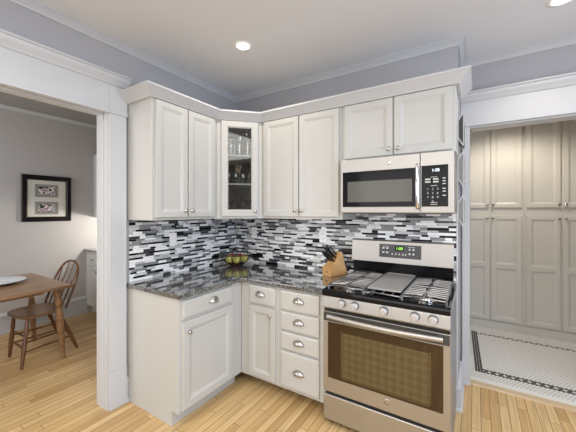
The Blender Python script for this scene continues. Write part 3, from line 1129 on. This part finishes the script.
MB().tube([(0.0135 * math.cos(a), -0.0034, 0.0135 * math.sin(a)) for a in [2 * PI * i / 20 for i in range(20)]], 0.0017, 6, True).build('logo_ring', 'black_matte', lg2)
text_mesh('GE', 0.0145, 'logo_letters', 'black_matte', lg2, front_mx(0, -0.0034, 0))
# bottom drawer
MB().rings([(0.0, RWD, 0.045, 0.216, 0.03), (0.0, RWD, 0.045, 0.216, -0.020), (0.004, RWD - 0.004, 0.049, 0.212, -0.025)]).build('storage_drawer', 'steel', rg, bevel=0.002)
MB().box(0.01, RWD - 0.01, 0.004, 0.03, 0.212, 0.244).build('drawer_gap', 'black_matte', rg)
MB().box(0.02, RWD - 0.02, 0.02, 0.04, 0.012, 0.045).build('toe_panel', 'black_matte', rg)
# backguard
bgd = MB().prism([(0.560, 1.052), (0.574, 1.222), (0.584, 1.232), (0.625, 1.232), (0.625, 1.052)], -0.012, RWD - 0.018, 'x').build('backguard', 'steel', rg, bevel=0.003)
MB().box(-0.008, RWD - 0.022, 0.600, 0.625, 0.926, 1.052).build('backguard_base', 'black', rg)
# control display on the sloping face: local frame of the slope
sl = math.atan2(0.014, 0.170)
SM = Matrix.Translation((0.0, 0.560, 1.052)) @ Matrix.Rotation(-sl, 4, 'X')
px0, px1 = 0.222, 0.538
pn = MB().rings([(px0, px1, 0.045, 0.150, 0.0), (px0, px1, 0.045, 0.150, -0.003), (px0 + 0.003, px1 - 0.003, 0.048, 0.147, -0.004)], mx=SM).build('clock_panel', 'panel_grey', bgd)
MB().box(0.345, 0.410, -0.0048, -0.004, 0.100, 0.138, mx=SM).build('clock_screen', 'black', pn)
text_mesh('1:08', 0.030, 'clock_digits', 'display', pn, SM @ front_mx(0.378, -0.0052, 0.119))
for x, z in [(x, z) for x in (0.255, 0.285) for z in (0.118, 0.084)]:
    MB().box(x - 0.009, x + 0.009, -0.0048, -0.004, z - 0.006, z + 0.006, 0, SM).build('panel_button', 'print', pn)
for x, z, r_ in [(x, z, 0.0075) for x in (0.455, 0.483) for z in (0.116, 0.082)] + [(x, 0.074, 0.006) for x in (0.325, 0.352, 0.378, 0.405, 0.425)]:
    MB().lathe([(r_, 0.004), (r_, 0.0048)], (x, 0, z), 12, 0, SM, 'y').build('panel_button', 'print', pn)
for x in (0.275, 0.470):
    MB().box(x - 0.025, x + 0.025, -0.0046, -0.004, 0.132, 0.135, 0, SM).build('panel_legend', 'print', pn)
# burners
for x, y, s in ((0.155, 0.10, 1.0), (0.155, 0.43, 0.8), (0.39, 0.27, 0.9), (0.625, 0.10, 1.15), (0.625, 0.43, 0.85)):
    bu = MB().lathe([(0.055 * s, 0.926), (0.055 * s, 0.930), (0.042 * s, 0.934), (0.040 * s, 0.940), (0, 0.940)], (x, y, 0), 20).build('burner', 'chrome', rg, smooth=True)
    MB().lathe([(0.034 * s, 0.9395), (0.036 * s, 0.944), (0.030 * s, 0.9475), (0, 0.948)], (x, y, 0), 20).build('burner_cap', 'castiron', bu, smooth=True)


def grate(x0, x1, y0=0.0, y1=0.575):
    g = MB()
    zt, r_ = 0.960, 0.0065
    g.tube([(x0, y0, zt), (x1, y0, zt), (x1, y1, zt), (x0, y1, zt)], r_, 6, True)
    xm, ym = (x0 + x1) / 2, (y0 + y1) / 2
    for y in (ym,):
        g.tube([(x0, y, zt), (x1, y, zt)], r_, 6)
    g.tube([(xm, y0, zt), (xm, y1, zt)], r_, 6)
    for cy in ((y0 + ym) / 2, (y1 + ym) / 2):
        for sx in (-1, 1):
            xe = x0 if sx < 0 else x1
            for dy in (-0.095, -0.048, 0.0, 0.048, 0.095):
                k = 0.004 + abs(dy) * 0.10
                g.tube([(xe, cy + dy, zt), (xm + sx * k, cy + dy * 0.85, zt + 0.003)], r_ * 0.85, 6)
    for x in (x0, x1):
        for y in (y0, ym, y1):
            g.tube([(x, y, zt), (x, y, 0.926)], r_, 6)
    return g


grate(0.030, 0.268).build('burner_grate', 'castiron', rg, smooth=True)
grate(0.512, 0.750).build('burner_grate', 'castiron', rg, smooth=True)
gm_ = MB()
gm_.tube([(0.276, 0.0, 0.950), (0.504, 0.0, 0.950), (0.504, 0.575, 0.950), (0.276, 0.575, 0.950)], 0.0065, 6, True)
for x in (0.276, 0.504):
    for y in (0.0, 0.575):
        gm_.tube([(x, y, 0.950), (x, y, 0.926)], 0.0065, 6)
for x in (0.33, 0.39, 0.45):
    gm_.tube([(x, 0.0, 0.950), (x, 0.07, 0.950)], 0.0055, 6)
gm_.build('burner_grate', 'castiron', rg, smooth=True)
gr = MB().prism([(0.285, 0.050), (0.495, 0.050), (0.495, 0.585), (0.285, 0.585)], 0.958, 0.968, 'z')
gr.box(0.285, 0.495, 0.577, 0.585, 0.968, 0.972).box(0.285, 0.290, 0.050, 0.585, 0.968, 0.972).box(0.490, 0.495, 0.050, 0.585, 0.968, 0.972)
gro = gr.build('griddle', [mat('grey_griddle', (0.44, 0.43, 0.415), 0.5, 0.35)], None, (RX0, -0.64, 0), bevel=0.002)
tag(gro, 'flat grey metal griddle plate lying over the middle burner of the range', 'griddle')

# ------------------------------------------------------------------ pantry tall cabinets
for n_, x0 in enumerate((2.105, 2.777, 3.449)):
    t = thing('pantry_cabinet', ('tall cream pantry cabinet partly behind the doorway casing', 'tall cream pantry cabinet at the right of the doorway view', 'tall cream pantry cabinet farthest to the right')[n_],
              'cabinet', (x0, 1.98, 0), 0, 'tall pantry cabinets')
    MB().box(0, 0.671, 0.0, 0.60, 0.0, 2.60).build('body', 'pantry', t, bevel=0.0015)
    MB().box(0, 0.671, -0.012, 0.0, 0.0, 0.095).build('kick_board', 'pantry', t)
    for a0, a1, kx in ((0.020, 0.326, 0.306), (0.345, 0.651, 0.366)):
        cabinet_door(t, a0, a1, 1.508, 2.565, kx, 1.523 + 0.02, 'pantry')
        cabinet_door(t, a0, a1, 0.112, 1.412, kx, 1.378, 'pantry', midrail=0.79)
    MB().prism([(0.0, 2.6), (-0.03, 2.6), (-0.05, 2.64), (-0.05, 2.66), (0.60, 2.66), (0.60, 2.6)], 0, 0.671, 'x').build('cornice', 'pantry', t)


# ------------------------------------------------------------------ recessed lights
def downlight(x, y, label):
    t = thing('recessed_light', label, 'ceiling light', (x, y, CZ), 0, 'recessed ceiling lights')
    MB().lathe([(0.046, -0.001), (0.052, -0.006), (0.072, -0.004), (0.076, -0.0005)], n=28).build('trim_ring', 'plate', t, smooth=True)
    MB().lathe([(0.0, -0.004), (0.045, -0.003), (0.047, -0.0008)], n=28).build('lens', 'lampglow', t, smooth=True)


downlight(LAMPS[0][0], LAMPS[0][1], 'lit round recessed light in the ceiling before the corner cabinet')
downlight(LAMPS[1][0], LAMPS[1][1], 'lit round recessed light cut by the top edge near the pantry doorway')


# ------------------------------------------------------------------ wall plates
def wall_plate(label, loc, rz, switch):
    t = thing('switch_plate' if switch else 'outlet_plate', label, 'switch' if switch else 'outlet', loc, rz, None)
    MB().box(-0.036, 0.036, -0.007, 0, -0.058, 0.058).build('cover', 'plate', t, bevel=0.003)
    if switch:
        MB().box(-0.016, 0.016, -0.009, -0.006, -0.033, 0.033).build('rocker', 'plate', t, bevel=0.002)
    else:
        for z in (-0.022, 0.022):
            s = MB().lathe([(0.015, 0.006), (0.015, 0.0075), (0, 0.0075)], (0, 0, z), 16, axis='y').build('socket', 'plate', t)
            MB().box(-0.007, -0.004, -0.0082, -0.0074, z - 0.004, z + 0.005).box(0.004, 0.007, -0.0082, -0.0074, z - 0.004, z + 0.005).build('slots', 'slot', s)


wall_plate('white wall plate on the left wall mosaic', (0.0092, -0.838, 1.216), PI / 2, True)
wall_plate('white outlet plate on the back mosaic above the fruit bowl', (0.268, -0.0092, 1.237), 0, False)
wall_plate('white outlet plate on the back mosaic above the knife block', (1.085, -0.0092, 1.232), 0, False)

# ------------------------------------------------------------------ fruit bowl and apples
BX, BY, BZ = 0.215, -0.240, 0.9145
bw = thing('fruit_bowl', 'dark wire fruit bowl with apples in the worktop corner', 'bowl', (BX, BY, BZ))
bprof = [(0.050, 0.004), (0.082, 0.018), (0.118, 0.045), (0.144, 0.078), (0.160, 0.115)]
MB().tube([(0.160 * math.cos(a), 0.160 * math.sin(a), 0.115) for a in [2 * PI * i / 32 for i in range(32)]], 0.005, 8, True).build('rim', 'wire', bw, smooth=True)
bs = MB()
for R_, z in ((0.050, 0.004), (0.082, 0.018), (0.110, 0.038)):
    bs.tube([(R_ * math.cos(a), R_ * math.sin(a), z) for a in [2 * PI * i / 28 for i in range(28)]], 0.003, 6, True)
for k in range(22):
    a = 2 * PI * k / 22
    bs.tube([(r_ * math.cos(a), r_ * math.sin(a), z) for r_, z in bprof], 0.0028, 6)
bs.build('wire_basket', 'wire', bw, smooth=True)
MB().lathe([(0.050, 0), (0.050, 0.004), (0.0, 0.006)], n=24).build('foot', 'wire', bw, smooth=True)
AP = [(0.0, 0.024), (0.010, 0.010), (0.024, 0.0), (0.036, 0.010), (0.0405, 0.035), (0.036, 0.058), (0.022, 0.070), (0.010, 0.068), (0.0, 0.060)]


def apple(x, y, z, m, label, grp):
    o = MB().lathe([(r_, h) for r_, h in AP], n=20).build('apple', m, None, (BX + x, BY + y, BZ + z), smooth=True)
    tag(o, label, 'apple', grp)
    MB().tube([(0, 0, 0.058), (0.002, 0.001, 0.070), (0.005, 0.002, 0.080)], 0.0013, 6).build('stem', 'leaf', o)


# directions: A points towards the viewer, B to the viewer's right
A, B = Vector((0.66, -0.75)), Vector((0.75, 0.66))
for (pa, pb, z, m, lb, gr_) in (
        (0.040, -0.066, 0.036, 'apple_g', 'leftmost of the yellow-green apples in the fruit bowl', 'yellow-green apples'),
        (0.075, 0.010, 0.036, 'apple_g', 'middle yellow-green apple at the front of the fruit bowl', 'yellow-green apples'),
        (0.030, 0.084, 0.037, 'apple_g', 'rightmost of the yellow-green apples in the fruit bowl', 'yellow-green apples'),
        (-0.062, -0.050, 0.036, 'apple_r', 'red apple at the back left of the fruit bowl', 'red apples'),
        (-0.060, 0.042, 0.036, 'apple_r', 'red apple at the back right of the fruit bowl', 'red apples'),
        (0.0, 0.0, 0.008, 'apple_r', 'red apple at the bottom of the fruit bowl, under the yellow-green ones', 'red apples')):
    q = A * pa + B * pb
    apple(q.x, q.y, z, m, lb, gr_)

# ------------------------------------------------------------------ knife block (local -x is its front)
kbk = thing('knife_block', 'honey wood knife block full of black-handled knives beside the range', 'knife block', (1.252, -0.130, 0.9145), math.radians(68))
MB().prism([(-0.095, 0), (-0.095, 0.078), (-0.045, 0.104), (0.022, 0.206), (0.044, 0.198), (0.108, 0.0)], -0.050, 0.050, 'y').build('block', 'block', kbk, bevel=0.003)
MB().box(-0.0962, -0.095, -0.012, 0.012, 0.032, 0.040).build('maker_mark', 'slot', kbk)
kf = Vector((0.067, 0, 0.102)).normalized()
kdir = Vector((-0.102, 0, 0.067)).normalized()
kdir = (kdir + Vector((0, 0, 0.28))).normalized()
spots_k = [(-0.032, 0.022, 0.115), (-0.010, 0.022, 0.125), (0.014, 0.024, 0.120), (0.034, 0.022, 0.110), (-0.030, 0.058, 0.12), (-0.006, 0.060, 0.13), (0.022, 0.060, 0.13), (-0.020, 0.090, 0.11), (0.020, 0.092, 0.12)]
names_k = ['front row far left', 'front row second from left', 'front row third from left', 'front row far right', 'middle row left', 'middle row centre', 'middle row right', 'back row left', 'back row right']
kt = Matrix.Translation((1.252, -0.130, 0.9145)) @ Matrix.Rotation(math.radians(68), 4, 'Z')
KR = Vector((0, 1, 0))
for (yy, along, ln), nm in zip(spots_k, names_k):
    base = Vector((-0.045, yy, 0.104)) + kf * along
    t = thing('knife', 'black-handled knife in the block, ' + nm, 'knife', tuple(kt @ base), math.radians(68), 'knives in the block')
    nrm = kf
    hm = MB()
    pts = [kdir * 0.004, kdir * 0.012, kdir * (ln * 0.4), kdir * (ln * 0.75), kdir * (ln * 0.95), kdir * ln]
    hm.tube(pts, [0.0080, 0.0095, 0.0085, 0.0100, 0.0095, 0.005], 8, flat=0.75)
    hm.build('handle', 'handle_black', t, smooth=True)
    MB().tube([kdir * 0.0, kdir * 0.006], 0.0095, 8).build('bolster', 'chrome', t, smooth=True)
    rv = MB()
    for q in (0.3, 0.55, 0.8):
        rv.lathe([(0.0034, -0.0108), (0.0034, 0.0108)], tuple(kdir * (ln * q)), 8, axis='y')
    rv.build('rivets', 'chrome', t)

# ------------------------------------------------------------------ wall pockets on the wall end beside the range
for n_, (z0, H) in enumerate(((1.955, 0.25), (1.65, 0.265), (1.35, 0.24))):
    t = thing('wall_pocket', ('white-edged', 'white-edged', 'white-edged')[n_] + ' slim wall pocket beside the microwave, ' + ('topmost', 'middle', 'lowest')[n_] + ' of three', 'wall pocket',
              (XR, 0.17, z0), 0, 'wall pockets on the wall end')
    f_ = MB()
    f_.prism([(0.0, 0.05), (0.0, H - 0.05), (0.030, H), (0.036, H), (0.036, 0.0), (0.030, 0.0)], -0.135, -0.125, 'y')
    f_.prism([(0.0, 0.05), (0.0, H - 0.05), (0.030, H), (0.036, H), (0.036, 0.0), (0.030, 0.0)], 0.125, 0.135, 'y')
    f_.box(0.0, 0.036, -0.125, 0.125, 0.05, 0.058).box(0.0, 0.004, -0.125, 0.125, 0.05, H - 0.05)
    f_.build('frame', 'trim', t)
    MB().prism([(0.004, 0.062), (0.004, H - 0.062), (0.031, H - 0.016), (0.031, 0.016)], -0.1365, -0.1352, 'y').build('end_panel', 'mount_grey' if n_ else 'slot', t)
    MB().box(0.030, 0.034, -0.125, 0.125, 0.03, H - 0.03).build('front_panel', 'panel_grey' if n_ == 0 else 'mount_grey', t)

# ------------------------------------------------------------------ dining room: picture
pc = thing('picture_frame', 'black framed picture with two small prints on the dining room wall', 'picture', (XD + 0.001, -0.908, 1.63), PI / 2)
fm = MB()
W2, H2, ft = 0.268, 0.300, 0.058


def frame_ring(mb, w, h, t, y0, y1, mi=0):
    mb.rings([(-w, w, -h, h, 0), (-w, w, -h, h, y0 + 0.006), (-w + 0.006, w - 0.006, -h + 0.006, h - 0.006, y0),
              (-w + t - 0.014, w - t + 0.014, -h + t - 0.014, h - t + 0.014, y0 + 0.004), (-w + t, w - t, -h + t, h - t, y1), (-w + t, w - t, -h + t, h - t, 0)], mi, cap=False)


frame_ring(fm, W2, H2, ft, -0.03, -0.014)
fm.build('frame', 'frame_black', pc)
fi = MB()
fi.rings([(-W2 + ft - 0.002, W2 - ft + 0.002, -H2 + ft - 0.002, H2 - ft + 0.002, -0.0142), (-W2 + ft + 0.006, W2 - ft - 0.006, -H2 + ft + 0.006, H2 - ft - 0.006, -0.012)], cap=False)
fi.build('inner_lip', 'gilt', pc)
MB().box(-W2 + ft - 0.002, W2 - ft + 0.002, -0.008, 0, -H2 + ft - 0.002, H2 - ft + 0.002).build('mount', 'mount', pc)


def print_mat(name, seed):
    m = bpy.data.materials.new(name)
    n, l, b = nodes_of(m)
    tc = n.new('ShaderNodeTexCoord')
    mp = n.new('ShaderNodeMapping')
    mp.inputs['Location'].default_value = (seed, seed, seed)
    mp.inputs['Scale'].default_value = (16, 16, 22)
    l.new(tc.outputs['Object'], mp.inputs[0])
    ns = n.new('ShaderNodeTexNoise')
    ns.inputs['Scale'].default_value = 1
    ns.inputs['Detail'].default_value = 2
    l.new(mp.outputs[0], ns.inputs['Vector'])
    rp = n.new('ShaderNodeValToRGB')
    rp.color_ramp.interpolation = 'CONSTANT'
    e = rp.color_ramp.elements
    e[0].position, e[0].color = 0, (0.02, 0.02, 0.025, 1)
    e[1].position, e[1].color = 0.47, (0.75, 0.74, 0.70, 1)
    for p, c_ in ((0.55, (0.30, 0.05, 0.04, 1)), (0.60, (0.30, 0.40, 0.52, 1)), (0.66, (0.6, 0.58, 0.5, 1))):
        k = e.new(p)
        k.color = c_
    l.new(ns.outputs['Fac'], rp.inputs['Fac'])
    l.new(rp.outputs['Color'], b.inputs['Base Color'])
    b.inputs['Roughness'].default_value = 0.4
    return m


for i, zc in enumerate((0.103, -0.123)):
    g_ = MB().box(-0.130, 0.122, -0.0092, -0.008, zc - 0.082, zc + 0.082).build('print_border', 'mount_grey', pc)
    MB().box(-0.092, 0.086, -0.0102, -0.0092, zc - 0.050, zc + 0.050).build('print', print_mat('street_scene_print_%d' % i, 2.3 + i * 3.1), g_)

# built-in dining cabinet
dcab = thing('base_cabinet', 'white built-in cabinet with dark top at the end of the dining room', 'cabinet', (XD + 0.002, -0.44, 0), 0)
MB().prism([(0, 0.105), (0, 0.886), (0.435, 0.886), (0.435, 0), (0.07, 0), (0.07, 0.105)], 0, 1.2, 'x').build('body', 'cab', dcab, bevel=0.0015)
for a0 in (0.07, 0.46, 0.83):
    drw = drawer_mb(a0, a0 + 0.34, 0.70, 0.86).build('drawer', 'cab', dcab)
    knob(drw, a0 + 0.17, 0.78)
    cabinet_door(dcab, a0, a0 + 0.34, 0.12, 0.68, a0 + 0.30, 0.62)
tag(MB().box(XD + 0.002, XD + 1.23, -0.475, -0.002, 0.8865, 0.922).build('countertop', 'granite', bevel=0.004), 'dark stone top on the built-in dining room cabinet', 'countertop')

# ------------------------------------------------------------------ dining table
TX0, TX1, TYE = -2.10, -1.045, -1.19
tb = thing('dining_table', 'brown wooden dining table with turned legs', 'table', (-1.57, -1.95, 0))
tp = MB().box(TX0 + 1.57, TX1 + 1.57, TYE - 1.52 + 1.95, TYE + 1.95, 0.722, 0.748)
tp.build('tabletop', 'table', tb, bevel=0.006, seg=3)
MB().box(-0.30, 0.30, -0.60, 0.60, 0.655, 0.722).build('apron', 'table', tb, bevel=0.002)
LEG = [(0.034, 0.0), (0.034, 0.08), (0.026, 0.10), (0.038, 0.14), (0.026, 0.18), (0.022, 0.20), (0.036, 0.30), (0.032, 0.40), (0.020, 0.66), (0.024, 0.70)]


def turned_leg(top, bot, prof, scale=1.0):
    """turned profile [(r, t)] measured from the top, laid along the line top -> bottom"""
    top, bot = Vector(top), Vector(bot)
    L = prof[-1][1]
    pts, rs = [], []
    for r_, h in prof:
        pts.append(top.lerp(bot, h / L))
        rs.append(r_ * scale)
    return MB().tube(pts, rs, 12)


for sx, sy in ((1, 1), (-1, 1), (1, -1), (-1, -1)):
    turned_leg((sx * 0.345, 0.69 * sy, 0.722), (sx * 0.37, 0.735 * sy, 0.0), LEG).build('leg', 'table', tb, smooth=True)
pt = MB().lathe([(0.0, 0.006), (0.10, 0.004), (0.115, 0.0), (0.135, 0.004), (0.213, 0.028), (0.221, 0.031), (0.213, 0.034), (0.13, 0.011), (0.0, 0.009)], n=40)
tag(pt.build('plate', 'porcelain', None, (-1.70, -1.585, 0.748), smooth=True), 'large white plate lying on the dining table', 'plate')

# ------------------------------------------------------------------ dining chair (front is local -y)
ch = thing('dining_chair', 'dark wooden bow-back chair pushed under the dining table', 'chair', (-1.51, -1.33, 0), math.radians(6))
SZ = 0.435
outl = []
for i in range(28):
    a = 2 * PI * i / 28
    cx_, sy_ = math.cos(a), math.sin(a)
    wd = 0.205 + (0.012 if sy_ < 0 else -0.015 * sy_)
    outl.append((wd * math.copysign(abs(cx_) ** 0.62, cx_), 0.2 * math.copysign(abs(sy_) ** 0.62, sy_)))
sv, sf = [], []
for (k, z) in ((0.90, SZ - 0.004), (1.0, SZ + 0.008), (1.0, SZ + 0.022), (0.96, SZ + 0.032), (0.75, SZ + 0.026), (0.4, SZ + 0.020)):
    for x, y in outl:
        sv.append((x * k, y * k, z))
n_ = len(outl)
for i in range(5):
    for k in range(n_):
        sf.append((i * n_ + k, i * n_ + (k + 1) % n_, (i + 1) * n_ + (k + 1) % n_, (i + 1) * n_ + k))
sf.append(tuple(range(n_ - 1, -1, -1)))
sf.append(tuple(5 * n_ + k for k in range(n_)))
sm = MB()
sm.add(sv, sf)
sm.build('seat', 'seat', ch, smooth=True)
CL = [(0.013, 0.0), (0.016, 0.05), (0.019, 0.14), (0.014, 0.17), (0.018, 0.19), (0.020, 0.25), (0.017, 0.34), (0.012, 0.44)]
tops = {(-1, -1): (-0.135, -0.13), (1, -1): (0.135, -0.13), (-1, 1): (-0.115, 0.13), (1, 1): (0.115, 0.13)}
bots = {(-1, -1): (-0.175, -0.150), (1, -1): (0.225, -0.215), (-1, 1): (-0.135, 0.305), (1, 1): (0.205, 0.275)}
for k in tops:
    turned_leg((*tops[k], SZ), (*bots[k], 0), CL).build('leg', 'chair', ch, smooth=True)


def legpt(k, z):
    a, b_ = Vector((*tops[k], SZ)), Vector((*bots[k], 0))
    return a.lerp(b_, 1 - z / SZ)


for ka, kb_, zs in (((-1, -1), (1, -1), (0.27, 0.17)), ((-1, -1), (-1, 1), (0.22, 0.14)), ((1, -1), (1, 1), (0.22, 0.14)), ((-1, 1), (1, 1), (0.19,))):
    for z in zs:
        p, q = legpt(ka, z), legpt(kb_, z)
        MB().tube([p, p.lerp(q, 0.5), q], [0.007, 0.010, 0.007], 8).build('stretcher', 'chair', ch, smooth=True)
bow = []
for i in range(25):
    a = PI * i / 24
    hw, hh = 0.225, 0.455
    z = hh * math.sin(a) ** 0.62
    x = hw * math.copysign(abs(math.cos(a)) ** 0.8, math.cos(a))
    bow.append((x * (1.0 - 0.12 * (1 - z / hh)), 0.165 + 0.17 * z / hh, SZ + 0.02 + z))
MB().tube(bow, 0.0115, 10).build('bow', 'chair', ch, smooth=True)
for i in range(4):
    x = (-1.5 + i) * 0.078
    xt = x * 1.22
    zt = 0.455 * math.sin(math.acos(min(1, abs(xt) / 0.225) ** 1.25)) ** 0.62
    MB().tube([(x, 0.165, SZ + 0.022), (x * 1.1, 0.165 + 0.085 * zt / 0.455, SZ + 0.02 + zt / 2), (xt, 0.165 + 0.17 * zt / 0.455, SZ + 0.018 + zt)], [0.0065, 0.0085, 0.006], 8).build('spindle', 'chair', ch, smooth=True)
